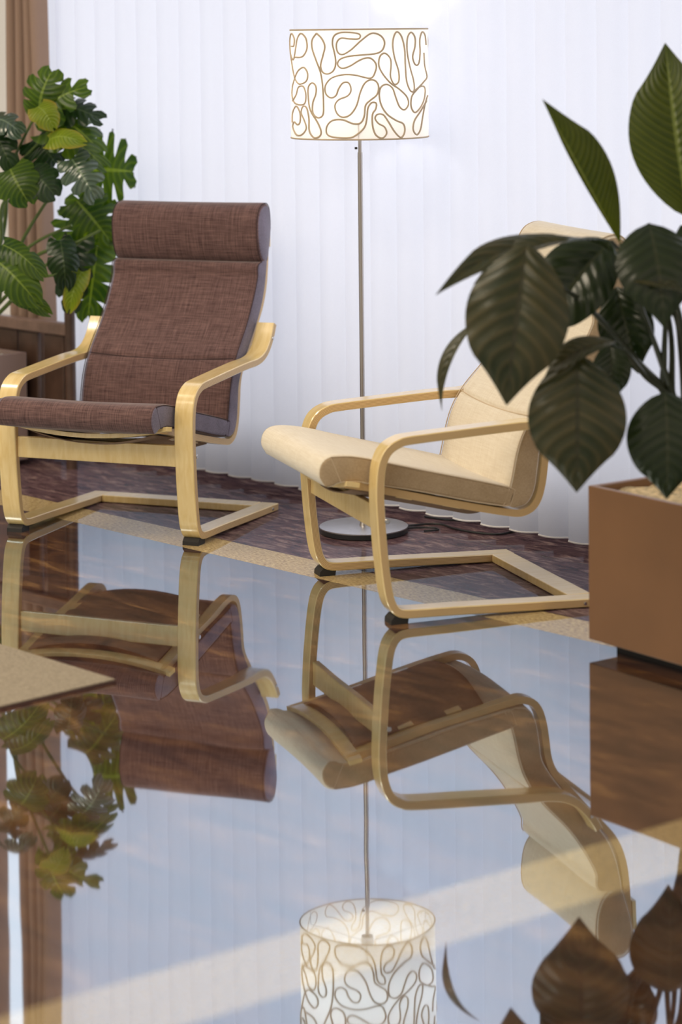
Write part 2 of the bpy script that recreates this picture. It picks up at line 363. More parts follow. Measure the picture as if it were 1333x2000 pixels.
# ------------------------------------------------------------------ vertical blind
blind = empty('vertical_blind', wp(0, 0, 0), WALLROT)
tag(blind, 'white translucent vertical blind of curved cloth slats across the whole window', 'window blind')
PITCHS = .1225
def slat_mesh(w=.140, sag=.030, ang=-.52, z0=.027, z1=2.68):
    mb = MB(); K = 13; rows = []
    zs = [z0, z0+.004, z0+.006, .4, .9, 1.4, 1.9, z1]
    for z in zs:
        r = []
        for j in range(K):
            s = -1+2*j/(K-1)
            x = s*w/2; y = sag*(1-s*s) - .004*math.sin(s*PI)
            xx = x*math.cos(ang)+y*math.sin(ang)*-1; yy = x*math.sin(ang)+y*math.cos(ang)
            r.append((xx, -yy, z))
        rows.append(r)
    for i in range(len(rows)-1):
        mb.grid([rows[i], rows[i+1]], mi=1 if i < 2 else 0)
    # rolled hem along the foot
    mb.tube([(p[0], p[1], z0+.003) for p in rows[0]], .0024, k=6, mi=1)
    return mb
first = None
for k in range(-7, 23):
    x = -.055+PITCHS*k
    if first is None:
        first = slat_mesh().build('slat', [M_slat, M_hem], blind, angle=1.2); o = first
    else:
        o = first.copy(); C.objects.link(o); o.parent = blind
    o.location = (x, 0, random.uniform(-.002, .002)); o.rotation_euler = (0, 0, random.uniform(-.05, .05))
mb = MB(); mb.box((-.98, -.03, 2.68), (2.7, .03, 2.73)); mb.build('headrail', M_frame, blind, smooth=False)

# ------------------------------------------------------------------ brown curtains at the left
def u_at(px, n):
    """place along the wall (at distance n from it) that photo column px looks at"""
    k = (px-666.5-5)/CAM_F
    # (W0+U u+N n).x = k*(...).y
    return (k*(W0.y+N.y*n)-(W0.x+N.x*n))/(U.x-k*U.y)
def curtain(name, xa, xb, n, label, folds, z0=.02, z1=2.7, amp=.075, grow=.14):
    ua, ub = u_at(xa, n), u_at(xb, n)
    o = empty(name, wp(ua, n, 0), WALLROT); tag(o, label, 'curtain')
    Wd = ub-ua; rows = []; K = folds*14+1
    for z in [z0, .3, .6, .9, 1.2, 1.5, 1.8, 2.2, z1]:
        r = []
        sw = Wd*(1+grow*(1.7-z))/folds; q = 16
        for f in range(folds):
            for j in range(q):
                th = math.radians(-90+180*(j-1)/(q-3)) if 0 < j < q-1 else math.radians(-90 if j == 0 else 90); rx = sw*(.36+.03*math.sin(2.1*z+f*2))
                dy = 0 if j in (0, q-1) else .6+.4*math.cos(th)
                r.append((sw*(f+.5)+rx*math.sin(th)+.003*math.sin(2*z+f), -amp*dy*(1+.15*math.sin(1.7*z+f)), z))
        rows.append(r)
    mb = MB(); mb.grid(rows); mb.build('curtain_panel', M_curtain, o, angle=1.5)
    mb = MB()
    mb.tube([(.0, 0, z1+.015), (Wd, 0, z1+.015)], .012); mb.build('curtain_rail', M_frame, o)
    return o
print('U', [round(u_at(q, .1), 3) for q in (-20, 0, 10, 50, 100, 130)], [round(u_at(q, .0), 3) for q in (0, 100, 130)])
curtain('curtain', 47, 104, .10, 'brown pleated curtain hanging behind the split leaf plant beside the blind', 4)
curtain('curtain', -130, 0, .10, 'brown pleated curtain at the left edge of the frame left of the bright gap', 6, grow=0)

# ------------------------------------------------------------------ dark wooden bench behind the plant
bench = empty('wooden_bench', wp(u_at(142, .24), .24, 0), WALLROT)
tag(bench, 'dark brown wooden bench with panelled back standing before the brown curtain', 'bench')
mb = MB(); mb.box((-.75, -.025, .485), (-.02, .025, .53)); mb.build('top_rail', simple('worn_rail', (.22, .14, .11), .45, noise=.2), bench, smooth=False, bevel=.008)
for x, h in ((-.02, .60), (-.73, .60)):
    mb = MB(); mb.tube([(x, 0, 0), (x, 0, .3), (x, 0, h-.03), (x, 0, h-.01), (x, 0, h)], [.020, .02, .02, .018, .009], k=14); mb.build('post', M_rubwood, bench)
for x0, x1 in ((-.69, -.50), (-.49, -.34), (-.33, -.21), (-.17, -.05)):
    mb = MB(); mb.box((x0, -.01, .08), (x1, .01, .485)); mb.build('back_panel', M_rubwood, bench, smooth=False, bevel=.006)
mb = MB(); mb.box((-.75, -.018, .05), (-.02, .018, .10)); mb.build('bottom_rail', M_rubwood, bench, smooth=False, bevel=.004)

# ------------------------------------------------------------------ armchair
OUT = [(-.645, .0), (-.45, .005), (-.236, .011), (-.13, .013), (-.085, .0145), (-.060, .020), (-.043, .033), (-.030, .055), (-.022, .085), (-.016, .125), (-.008, .20), (-.002, .29), (0, .35), (-.003, .407),
       (-.010, .439), (-.023, .466), (-.042, .484), (-.068, .496), (-.099, .502), (-.24, .511), (-.34, .517), (-.424, .521), (-.485, .522), (-.53, .528), (-.565, .543), (-.592, .567), (-.613, .596), (-.628, .624)]
TH = .0235
def bent_frame(side, W=.683, w=.0625):
    P = resample(cat([(x, z) for x, z in OUT], 8), 130)
    mb = MB(); uv = []
    s0, s1 = side*W/2, side*(W/2-w)
    inner = []
    for i, p in enumerate(P):
        t = (P[min(i+1, len(P)-1)]-P[max(i-1, 0)]).normalized(); nrm = Vector((-t.y, t.x))  # left of travel
        inner.append(p+nrm*TH)
    # travel goes along the floor to the front, up, then back: inside is on the left
    rows = []
    e = .0025
    for p, q in zip(P, inner):
        d = (q-p).normalized()
        ring = []
        for (s, r, ss, rr) in ((s0, 0, -side*e, 0), (s1, 0, side*e, 0), (s1, 0, 0, e), (s1, 1, 0, -e), (s1, 1, side*e, 0), (s0, 1, -side*e, 0), (s0, 1, 0, -e), (s0, 0, 0, e)):
            b = p.lerp(q, r)+d*rr; ring.append((b.x, s+ss, b.y))
            uv.append((len(rows)/130, ((b-p).length)/TH))
        rows.append(ring)
    o = mb.grid(rows, cu=True, mi=0)
    K = 8
    # side faces show the laminated layers
    for i, f in enumerate(mb.f):
        j = i % K
        if j in (2, 6): mb.mi[i] = 1
    mb.face([o+j for j in range(K)][::-1], 1); mb.face([o+(len(rows)-1)*K+j for j in range(K)], 1)
    return mb, uv
RAIL = [(.062, .361), (0, .348), (-.058, .334), (-.198, .299), (-.33, .268), (-.40, .253), (-.445, .247), (-.482, .259), (-.505, .286), (-.519, .33), (-.527, .385), (-.533, .43), (-.551, .470), (-.60, .527), (-.673, .608), (-.721, .668), (-.750, .73), (-.764, .80), (-.772, .88), (-.776, .965)]
def strip_along(path, s0, s1, th, sign=1, n=110):
    P = resample(cat(path, 8), n); rows = []; uv = []
    for i, p in enumerate(P):
        t = (P[min(i+1, n-1)]-P[max(i-1, 0)]).normalized(); nr = Vector((t.y, -t.x))*sign
        q = p+nr*th
        rows.append([(p.x, s0, p.y), (p.x, s1, p.y), (q.x, s1, q.y), (q.x, s0, q.y)]); uv += [(i/n, 0), (i/n, 0), (i/n, 1), (i/n, 1)]
    mb = MB(); o = mb.grid(rows, cu=True)
    for i in range(len(mb.f)):
        if i % 4 in (1, 3): mb.mi[i] = 1
    mb.face([o, o+3, o+2, o+1], 1); mb.face([o+(n-1)*4+j for j in range(4)], 1)
    return mb, uv
def pad(front, back, hw, n=70, sag=0, corner=.018, seam=None, crown=.006, bulge=.0, endround=.0, wfn=None):
    """cushion lofted along matching front/back curves in the side plane"""
    F = resample(cat(front, 8), n); B = resample(cat(back, 8), n); rows = []
    K = 15
    for i in range(n):
        t = i/(n-1); f = F[i].copy(); b = B[i].copy(); mid = (f+b)/2
        endf = 1
        if endround:
            for tt in (t, 1-t):
                if tt < endround: endf = min(endf, math.sqrt(max(0, 1-(1-tt/endround)**2)))
        half = (f-b)/2*endf; th = half.length; d = half.normalized() if th > 1e-6 else Vector((1, 0))
        h = hw*(wfn(t) if wfn else 1); ring = []
        cr_ = min(corner, th*.98)
        def sec(sign):
            pts = []
            for k in range(K):
                s = -1+2*k/(K-1); s = math.sin(s*PI/2)  # denser at edges
                y = s*(h-cr_); cv = crown*(1-s**4)
                g = 0
                if seam and sign > 0: 
                    c0 = seam[0]+seam[2]*(1-s*s); g = -seam[1]*math.exp(-((t-c0)/.008)**2)
                dip = -sag*(1-s*s) 
                pts.append((y, sign*(th+cv*endf)+(g+dip if sign > 0 else dip)))
            return pts
        top = sec(1); bot = sec(-1)
        arcs_r = [(h-cr_+cr_*math.sin(a), (th-cr_)+cr_*math.cos(a)) for a in [PI/2*q/5 for q in range(1, 6)]]
        arcs_r2 = [(h-cr_+cr_*math.cos(a), -(th-cr_)-cr_*math.sin(a)) for a in [PI/2*q/5 for q in range(0, 5)]]
        sec_all = top[:] + arcs_r + [(h+bulge, 0)] + arcs_r2 + bot[::-1]
        sec_all += [(-y, v) for y, v in arcs_r2[::-1]] + [(-h-bulge, 0)] + [(-y, v) for y, v in arcs_r[::-1]]
        for (y, v) in sec_all:
            p = mid+d*v; ring.append((p.x, y, p.y))
        rows.append(ring)
    mb = MB(); o = mb.grid(rows, cu=True); L = len(rows[0])
    mb.face([o+j for j in range(L)][::-1]); mb.face([o+(n-1)*L+j for j in range(L)])
    # side material on faces whose ring position is on the flank
    for i in range((n-1)*L):
        j = i % L
        if K+4 <= j+2 <= K+9 or j >= L-8: mb.mi[i] = 1
    return mb
SEAT_F = [(.122, .372), (.139, .402), (.131, .436), (.103, .452), (.05, .450), (-.006, .439), (-.06, .424), (-.13, .406), (-.193, .390), (-.30, .364), (-.40, .338), (-.425, .328)]
SEAT_B = [(.114, .368), (.104, .366), (.092, .368), (.075, .375), (.03, .374), (-.006, .366), (-.06, .355), (-.13, .340), (-.193, .325), (-.30, .298), (-.385, .280), (-.41, .277)]
BACK_F = [(-.392, .285), (-.405, .315), (-.417, .36), (-.430, .42), (-.449, .475), (-.486, .535), (-.564, .620), (-.620, .698), (-.657, .765), (-.659, .795), (-.668, .812), (-.695, .818)]
BACK_B = [(-.425, .274), (-.462, .282), (-.485, .32), (-.496, .385), (-.507, .440), (-.56, .515), (-.640, .602), (-.690, .668), (-.718, .725), (-.730, .765), (-.738, .80), (-.742, .825)]
def make_chair(name, label, fab, side, seammat, loc, a):
    # local +X is the chair's front; +Y is its (viewer's) right-hand frame after rotation
    root = empty(name, loc, 0)
    # forward (-sin a,-cos a); side (cos a,-sin a)
    root.rotation_euler = (0, 0, math.atan2(-math.cos(a), -math.sin(a)))
    tag(root, label, 'armchair')
    for sd in (1, -1):
        mb, uv = bent_frame(sd); fr = mb.build('arm_frame', [M_wood, M_ply], root, uv=uv, angle=.5)
        mb = MB(); mb.tube([(-.030, sd*.342, .279), (-.030, sd*.3445, .279)], [.0075, .006], k=14); mb.build('bolt', M_steel, fr)
        mb = MB(); mb.tube([(-.60, sd*.342, .012), (-.60, sd*.3443, .012)], [.005, .004], k=12); mb.build('bolt', M_steel, fr)
        mb = MB(); mb.tube([(-.615, sd*.341, .575), (-.615, sd*.3443, .575)], [.006, .005], k=12); mb.build('bolt', M_steel, fr)
        mb = MB()
        yy0, yy1 = sd*.283, sd*.337
        prof = [(-.040, .0), (-.088, .0), (-.090, .0145), (-.066, .0195), (-.052, .023), (-.041, .012)]
        o = len(mb.v); mb.v += [(x, yy0, z) for x, z in prof]+[(x, yy1, z) for x, z in prof]; k = len(prof)
        for i in range(k): mb.face([o+i, o+(i+1) % k, o+k+(i+1) % k, o+k+i])
        mb.face([o+i for i in range(k)]); mb.face([o+k+i for i in range(k)][::-1])
        mb.build('foot_pad', M_rubber, root, smooth=False)
        mb, uv = strip_along(RAIL, sd*.226, sd*.262, .020, sign=1)
        mb.build('seat_rail', [M_wood, M_ply], root, uv=uv, angle=.5)
    mb = MB(); mb.box((-.034, -.279, .246), (-.014, .279, .312)); mb.build('front_stretcher', M_wood, root, smooth=False, bevel=.003)
    mb = MB(); mb.box((-.644, -.279, .0015), (-.575, .279, .025)); mb.build('rear_stretcher', M_wood, root, smooth=False, bevel=.003)
    # curved cross slats under the seat and behind the back
    def cross(cx, cz, dx, dz, sag, wid, th, nm='seat_slat', hw=.262):
        ax = Vector((dx, dz)).normalized(); nr = Vector((-ax.y, ax.x)); rows = []
        for k in range(25):
            s = -1+k/12; c = Vector((cx, cz)) - nr*sag*(1-s*s)
            ring = [c+ax*wid/2, c-ax*wid/2, c-ax*wid/2+nr*th, c+ax*wid/2+nr*th]
            rows.append([(p.x, s*hw, p.y) for p in ring])
        mb = MB(); o = mb.grid(rows, cu=True); mb.face([o, o+1, o+2, o+3]); mb.face([o+96, o+99, o+98, o+97]); return mb.build(nm, M_wood, root, angle=.5, bevel=.001)
    cross(.046, .366, 1, .18, .034, .038, .014, hw=.285)
    cross(-.12, .312, 1, .25, .018, .045, .010, hw=.225)
    cross(-.26, .279, 1, .25, .018, .045, .010, hw=.225)
    cross(-.66, .575, -.65, .75, -.0, .05, .012, 'back_slat')
    cross(-.775, .90, -.02, 1, -.0, .08, .012, 'back_slat')
    mb = MB()
    under = [(.03, .362), (-.06, .343), (-.2, .312), (-.345, .277)]
    rows = []
    for q in resample(cat(under, 6), 20): rows.append([(q.x, -.2255+.451*k/12, q.y-.036*(1-(-1+k/6)**2)-.012) for k in range(13)])
    mb.grid(rows); so = mb.build('seat_webbing', M_web, root); so.modifiers.new('s', 'SOLIDIFY').thickness = .003
    # cushions
    seat = pad(SEAT_F, SEAT_B, .272, n=64, sag=.010, corner=.014, crown=.004)
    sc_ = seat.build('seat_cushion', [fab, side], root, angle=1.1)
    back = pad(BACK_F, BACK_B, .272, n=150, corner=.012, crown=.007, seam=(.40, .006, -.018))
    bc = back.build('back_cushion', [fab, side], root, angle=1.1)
    # head pillow: fat roll over the top of the back
    c0 = Vector((-.718, .908)); prof = cat([(-.658, .925), (-.664, .876), (-.680, .836), (-.706, .813), (-.738, .816), (-.750, .845), (-.766, .90), (-.772, .95), (-.764, .99), (-.742, 1.010), (-.710, 1.010), (-.680, .995), (-.662, .965)], 5, closed=True)
    hwH = .274; rows = []
    for s in [-1, -.999, -.992, -.975, -.95, -.85, -.6, -.3, 0, .3, .6, .85, .95, .975, .992, .999, 1]:
        g = 1-.16*max(0, (abs(s)-.95)/.05)**2.5
        g += .02*(1-s*s)
        rows.append([((c0+(p-c0)*g).x, s*hwH, (c0+(p-c0)*g).y-.004*(1-s*s)) for p in prof])
    mb = MB(); o = mb.grid(rows, cu=True); L = len(rows[0])
    mb.face([o+j for j in range(L)][::-1], 1); mb.face([o+16*L+j for j in range(L)], 1)
    for i in range(len(mb.f)-2):
        if i//L in (0, 1, 14, 15): mb.mi[i] = 1
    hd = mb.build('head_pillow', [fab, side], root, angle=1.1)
    # piping along the panel edges
    for sd in (1, -1):
        mb = MB(); mb.tube([(p.x+.001, sd*.2705, p.y-.001) for p in resample(cat(BACK_F, 6), 60)], .0016, k=6); mb.build('piping', seammat, bc)
        mb = MB(); F = cat(SEAT_F[3:], 6); B = cat(SEAT_B[3:], 6)
        loop = [(p.x, sd*.2710, p.y-.004) for p in F] + [(p.x, sd*.2710, p.y+.004) for p in B[::-1]]
        mb.tube(loop, .0015, k=6, closed=True); mb.build('piping', seammat, sc_)
        mb = MB(); mb.tube([((c0+(p-c0)*.985).x, sd*.2685, (c0+(p-c0)*.985).y) for p in prof], .0015, k=6, closed=True); mb.build('piping', seammat, hd)
    # dark line of the cross seam
    Fp = resample(cat(BACK_F, 8), 150); pts = []
    for k in range(31):
        s = -1+k/15; c_ = .40-.018*(1-s*s); i = c_*149; p = Fp[int(i)].lerp(Fp[int(i)+1], i % 1); pts.append((p.x+.0035*(1-s**4)+.0005, s*.262, p.y))
    mb = MB(); mb.tube(pts, .0014, k=6); mb.build('seam', seammat, bc)
    return root
make_chair('armchair', 'dark brown woven fabric armchair with high back and pale bentwood frame', M_brownfab, M_brownlit, M_seamdark, (-.7794, 7.5321, 0), .387)
make_chair('armchair', 'cream cotton armchair with bentwood frame, partly hidden by large dark leaves', M_cream, M_creamshade, M_seambeige, (-.0235, 6.7211, 0), 1.2514)

# ------------------------------------------------------------------ floor lamp
LX, LY, RB, RS, Z1, Z2 = .0593, 7.63, .1416, .2152, 1.248, 1.584
lamp = empty('floor_lamp', (LX, LY, 0), 0); tag(lamp, 'tall floor lamp with drum shade covered in looping beige cord', 'floor lamp')
mb = MB(); mb.lathe([(RB-.006, .0), (RB-.002, .003), (RB-.001, .017), (RB-.003, .019)], 96); base = mb.build('base', M_blackedge, lamp)
mb = MB(); mb.lathe([(RB-.0015, .0175), (RB-.0015, .0205), (RB-.004, .022), (.012, .0225)], 96); mb.build('base_plate', M_disc, base)
mb = MB(); mb.tube([(0, 0, .02), (0, 0, 1.20)], .0078, k=20); mb.tube([(0, 0, .022), (0, 0, .035)], [.014, .010], k=20); pole = mb.build('pole', M_polelamp, lamp)
mb = MB(); mb.tube([(0, 0, 1.20), (0, 0, 1.32)], .0058, k=16); mb.build('upper_tube', M_polelamp, lamp)
mb = MB(); mb.tube([(-.009, -.004, 1.213), (-.016, -.006, 1.213)], .004, k=10); mb.build('knob', M_blackedge, pole)
mb = MB(); mb.lathe([(.019, 1.30), (.02, 1.31), (.02, 1.375), (.014, 1.38)], 24); mb.build('socket', M_frame, lamp)
def emis(name, col, s):
    m, n, l, p = mat(name); p.inputs['Emission Color'].default_value = (*col, 1); p.inputs['Emission Strength'].default_value = s; p.inputs['Base Color'].default_value = (*col, 1); return m
mb = MB(); mb.lathe([(.002, 1.475), (.018, 1.468), (.029, 1.45), (.032, 1.43), (.028, 1.405), (.016, 1.385), (.013, 1.378)][::-1], 24); mb.build('bulb', emis('lit_bulb', (1, .95, .92), 62), lamp)
rows = [[(RS*math.cos(2*PI*j/96), RS*math.sin(2*PI*j/96), z) for j in range(96)] for z in (Z1, Z1+.1, Z1+.2, Z2-.05, Z2)]
mb = MB(); mb.grid(rows, cu=True); shade = mb.build('shade', M_shade, lamp, angle=None)
for z in (Z1, Z2):
    mb = MB(); mb.tube([(RS*math.cos(2*PI*j/96), RS*math.sin(2*PI*j/96), z) for j in range(96)], .0024, k=8, closed=True); mb.build('shade_rim', M_piping, shade)
mb = MB()
for k in range(3):
    a = 2*PI*k/3+.5; mb.tube([(.018*math.cos(a), .018*math.sin(a), 1.32), (RS*.99*math.cos(a), RS*.99*math.sin(a), 1.30), (RS*.995*math.cos(a), RS*.995*math.sin(a), Z1+.003)], .0016, k=6)
mb.build('shade_carrier', M_frame, shade)
SQ = [
 [(340,140),(380,180),(405,240),(390,310),(370,390),(385,440),(425,455),(470,430),(490,370),(480,290),(465,220),(480,160),(540,135),(640,140),(682,155),(672,185),(600,185),(530,180),(497,220),(505,285),(545,305),(610,270),(690,200),(770,145),(840,160),(875,210),(860,270),(810,300),(700,310),(590,320),(520,345),(505,385),(540,412),(600,395),(690,345),(760,335),(805,380),(800,440),(760,490),(640,465),(540,462),(450,490),(405,550),(410,610),(450,640),(490,620),(510,570),(545,525),(590,525),(608,580),(580,625),(510,655),(480,700),(495,760),(540,790),(600,770),(650,700),(680,600),(715,530),(762,503),(805,515),(825,560),(810,620),(760,660),(720,700),(710,780),(680,835),(620,840),(540,810),(460,815),(415,860),(415,920),(470,945),(590,950),(650,925),(710,870),(730,800),(740,720),(770,680),(805,685),(800,730),(775,770),(775,860),(800,930),(850,955),(885,920),(870,870),(820,840),(795,800),(815,770),(860,775),(900,830),(950,910),(1000,955),(1030,910),(1020,850),(960,820),(890,770),(845,700),(830,620),(845,560),(890,540),(935,570),(960,640),(990,715),(1030,740),(1062,700),(1050,640),(990,580),(920,530),(860,460),(828,390),(840,320),(880,300),(920,340),(925,400),(920,480),(950,540),(985,520),(985,440),(955,340),(940,240),(950,170),(975,135),(1010,170),(1035,270),(1040,400),(1050,520),(1080,595),(1110,590),(1105,510),(1075,400),(1055,280),(1060,180),(1090,140),(1120,180),(1120,250),(1100,330),(1120,390),(1150,385),(1162,300),(1160,200),(1180,140),(1205,160),(1215,240)],
 [(340,140),(305,190),(305,260),(335,350),(370,450),(385,560),(390,680),(385,770),(345,795),(305,760),(305,680),(330,610),(330,550),(300,525),(270,560),(270,650),(285,740),(340,830),(368,900),(355,940),(310,950),(275,900),(272,800),(255,720),(225,710),(210,760),(235,820),(250,880),(215,930),(170,935),(140,880),(150,835),(180,855),(200,830),(200,760),(170,710),(140,760),(135,840)],
 [(135,240),(155,235),(160,180),(135,140),(122,200),(128,300),(150,345),(170,260),(185,180),(215,140),(255,180),(262,260),(225,320),(165,325)],
 [(128,300),(145,420),(165,500),(200,535),(255,510),(265,450),(235,405),(190,430),(160,490),(140,560),(138,640),(165,690),(235,690),(250,620),(230,555),(190,560),(170,620),(140,670)],
 [(1110,600),(1160,565),(1200,575),(1195,660),(1160,730),(1115,765),(1085,720),(1090,640),(1130,590),(1190,530),(1220,490),(1200,400),(1195,300)],
 [(1225,640),(1205,690),(1180,800),(1160,900),(1130,940),(1100,900),(1110,830),(1160,760),(1215,680)],
]
mb = MB()
for half in (0, 1):
    for path in SQ:
        P3 = []
        for q in cat(path, 5):
            x = max(-.995, min(.995, (q.x-678)/560)); th = math.asin(x)+half*PI+.0
            z = Z2+(q.y-112)/(965-112)*(Z1-Z2)
            z = max(Z1+.003, min(Z2-.003, z)); P3.append(((RS+.0016)*math.sin(th), -(RS+.0016)*math.cos(th), z))
        mb.tube(P3, .0028, k=6)
mb.build('cord_pattern', M_piping, shade)
# flex with its small foot switch trailing behind the lamp
flex = [(RB*.9, .06, .005), (.20, .10, .004), (.25, .09, .004), (.29, .02, .004), (.35, -.04, .004), (.42, -.07, .004), (.47, -.03, .004), (.50, .03, .004), (.44, .09, .004), (.36, .14, .004), (.28, .16, .004), (.2, .22, .004)]
mb = MB(); mb.tube(cat(flex, 8), .0032, k=8); mb.build('power_cord', M_cordb, lamp)
mb = MB(); mb.tube(cat([(.13, .03, .005), (.17, .045, .004), (.22, .04, .004), (.235, .01, .004), (.19, -.01, .004)], 8), .003, k=8); mb.build('power_cord', M_cordb, lamp)

# ------------------------------------------------------------------ rug
c0 = Vector((-.559, 5.861, 0)); e1 = -U; e2 = N
mb = MB(); P = [c0, c0+e1*1.8, c0+e1*1.8+e2*.345, c0+e2*.345]
ro = empty('rug', c0, 0); tag(ro, 'beige felt floor mat with dark edge lying at the left', 'rug')
def quadbox(P, z0, z1, inset=0):
    cen = sum((p for p in P), Vector())/4; Q = [p+(cen-p).normalized()*inset-c0 for p in P]; mb = MB(); o = 0
    mb.v = [(q.x, q.y, z0) for q in Q]+[(q.x, q.y, z1) for q in Q]
    for f in ((0, 3, 2, 1), (4, 5, 6, 7), (0, 1, 5, 4), (1, 2, 6, 5), (2, 3, 7, 6), (3, 0, 4, 7)): mb.face(f)
    return mb
quadbox(P, 0, .006).build('backing', M_rugedge, ro, smooth=False)
quadbox(P, .006, .010, .004).build('pile', M_rug, ro, smooth=False, bevel=.002)

# ------------------------------------------------------------------ planters
def planter(name, label, corner, ang, L, D, H, z0, mbody, mfill, rimw=.018, fill_drop=.02):
    o = empty(name, (corner[0], corner[1], 0), ang); tag(o, label, 'planter')
    mb = MB()
    # walls with inner faces: local x along front, y back
    def ring(x0, y0, x1, y1, z): return [(x0, y0, z), (x1, y0, z), (x1, y1, z), (x0, y1, z)]
    rows = [ring(0, 0, L, D, z0), ring(0, 0, L, D, H), ring(rimw, rimw, L-rimw, D-rimw, H), ring(rimw, rimw, L-rimw, D-rimw, H-.08)]
    q = mb.grid(rows, cu=True); mb.face([q+i for i in range(4)])
    mb.build('body', mbody, o, smooth=False, bevel=.003)
    mb = MB(); mb.box((.05, .05, 0), (L-.05, D-.05, z0)); mb.build('plinth', M_plinth, o, smooth=False)
    mb = MB(); K = 26; rows = []
    for i in range(K+1):
        rows.append([(rimw+(L-2*rimw)*j/(K*1), rimw+(D-2*rimw)*i/K, H-fill_drop+random.uniform(-.006, .006)) for j in range(K+1)])
    mb.grid(rows); g = mb.build('gravel', mfill, o); return o
A_PL = -math.radians(54)
planter('planter', 'large brown laminate box planter at the right holding the broad leaf plant', (.616, 6.124), A_PL, .75, .45, .4225, .03, M_planter, M_gravel)
# left planter: its right front corner is in view
cn = .30; cu_ = u_at(50, cn); cL = wp(cu_-.40, cn+.40); planter('planter', 'taupe box planter with pale pebbles at the left edge', (cL.x, cL.y), WALLROT, .40, .40, .415, .02, M_taupe, M_pebble)

# ------------------------------------------------------------------ leaves
def leaf(parent, mat_, B, T, w, Nh, arch=.02, fold=.25, peak=.42, wave=.0, curl=0., nt=22, nc=10, lo=-1., hi=1., name='leaf', twist=0, tipcurve=0.):
    """broad pointed leaf from base B to tip T, facing Nh"""
    B = Vector(B); T = Vector(T); ax = (T-B); Ln = ax.length; ax.normalize(); Nh = Vector(Nh); Nn = (Nh-ax*Nh.dot(ax)).normalized(); S = ax.cross(Nn)
    mb = MB(); rows = []; uv = []
    ex = math.log(.5)/math.log(peak)
    for i in range(nt+1):
        t = i/nt; tt = t**ex
        sh = math.sin(PI*tt)**.82 if 0 < t < 1 else 0
        sh *= 1 if t < .72 else 1-.45*((t-.72)/.28)**.8
        hw = max(.0008, w/2*sh)
        c = B+ax*Ln*t+Nn*(arch*4*t*(1-t))+Nn*curl*t**3 + S*tipcurve*t**3
        an = twist*t; Sx = S*math.cos(an)+Nn*math.sin(an); Nx = Nn*math.cos(an)-S*math.sin(an)
        r = []
        for j in range(nc*2+1):
            s = -1+j/nc; s = max(lo, min(hi, s))
            wv = wave*math.sin(t*17+s*2)*abs(s)**1.5*hw*2
            r.append(c+Sx*(s*hw*math.cos(fold))+Nx*(abs(s)*hw*math.sin(fold)+wv+.10*hw*math.sin(PI*abs(s))))
            uv.append(((s+1)/2, t))
        rows.append(r)
    mb.grid(rows); return mb, uv
def stem(parent, mat_, pts, r0, r1, name='stem'):
    P = cat(pts, 8); mb = MB(); mb.tube(P, [r0+(r1-r0)*i/(len(P)-1) for i in range(len(P))], k=8); 
    return mb.build(name, mat_, parent)
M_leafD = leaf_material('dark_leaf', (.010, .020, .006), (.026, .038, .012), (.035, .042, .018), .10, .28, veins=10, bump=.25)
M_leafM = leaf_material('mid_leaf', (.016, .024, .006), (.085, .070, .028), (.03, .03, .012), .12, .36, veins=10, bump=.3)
M_leafL = leaf_material('bright_green_leaf', (.028, .042, .006), (.085, .095, .018), (.12, .14, .04), .32, .42, veins=20)  # bright green leaf colour
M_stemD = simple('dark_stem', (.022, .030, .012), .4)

plant = empty('broadleaf_plant', (.98, 6.05, .40)); tag(plant, 'broad leaf green houseplant with large drooping pointed leaves, growing in the brown planter', 'plant')
PB = Vector((.98, 6.05, .40))
def L_(pb, yb, pt, yt, wpx, nh, m, **kw):
    B = at(pb[0], pb[1], yb); T = at(pt[0], pt[1], yt); w = wpx*((yb+yt)/2)/CAM_F
    mb, uv = leaf(plant, m, B, T, w, nh, **kw)
    mb.v = [tuple(Vector(v)-PB) for v in mb.v]
    o = mb.build('leaf', m, plant, angle=None, uv=uv); return B-PB
TC = Vector((0, -1, .25))
crown = at(1330, 800, 6.05)-PB
ends = []
# A upright folded leaf (mostly its right half shows)
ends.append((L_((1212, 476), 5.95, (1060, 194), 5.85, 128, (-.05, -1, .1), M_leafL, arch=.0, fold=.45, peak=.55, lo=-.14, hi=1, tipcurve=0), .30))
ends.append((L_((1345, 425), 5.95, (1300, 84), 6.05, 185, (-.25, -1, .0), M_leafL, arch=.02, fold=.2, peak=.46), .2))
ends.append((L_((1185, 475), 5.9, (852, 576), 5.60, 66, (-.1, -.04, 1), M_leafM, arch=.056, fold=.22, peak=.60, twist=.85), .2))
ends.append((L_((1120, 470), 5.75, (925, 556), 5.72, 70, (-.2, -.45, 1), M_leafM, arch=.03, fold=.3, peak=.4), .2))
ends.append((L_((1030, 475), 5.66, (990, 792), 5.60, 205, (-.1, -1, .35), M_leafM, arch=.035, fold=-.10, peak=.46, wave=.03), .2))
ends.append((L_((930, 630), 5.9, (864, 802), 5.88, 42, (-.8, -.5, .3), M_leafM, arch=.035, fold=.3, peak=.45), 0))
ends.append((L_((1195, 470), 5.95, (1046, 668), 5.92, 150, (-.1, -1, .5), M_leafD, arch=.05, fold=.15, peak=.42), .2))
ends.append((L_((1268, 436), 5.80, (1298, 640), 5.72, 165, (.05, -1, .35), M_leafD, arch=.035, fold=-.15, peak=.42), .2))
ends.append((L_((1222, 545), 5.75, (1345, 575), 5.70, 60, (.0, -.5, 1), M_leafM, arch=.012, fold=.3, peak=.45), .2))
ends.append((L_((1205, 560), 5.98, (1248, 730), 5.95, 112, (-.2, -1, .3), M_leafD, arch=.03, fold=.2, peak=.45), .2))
ends.append((L_((1128, 690), 5.66, (1127, 962), 5.62, 195, (-.05, -1, .35), M_leafM, arch=.035, fold=-.12, peak=.46, wave=.03), .2))
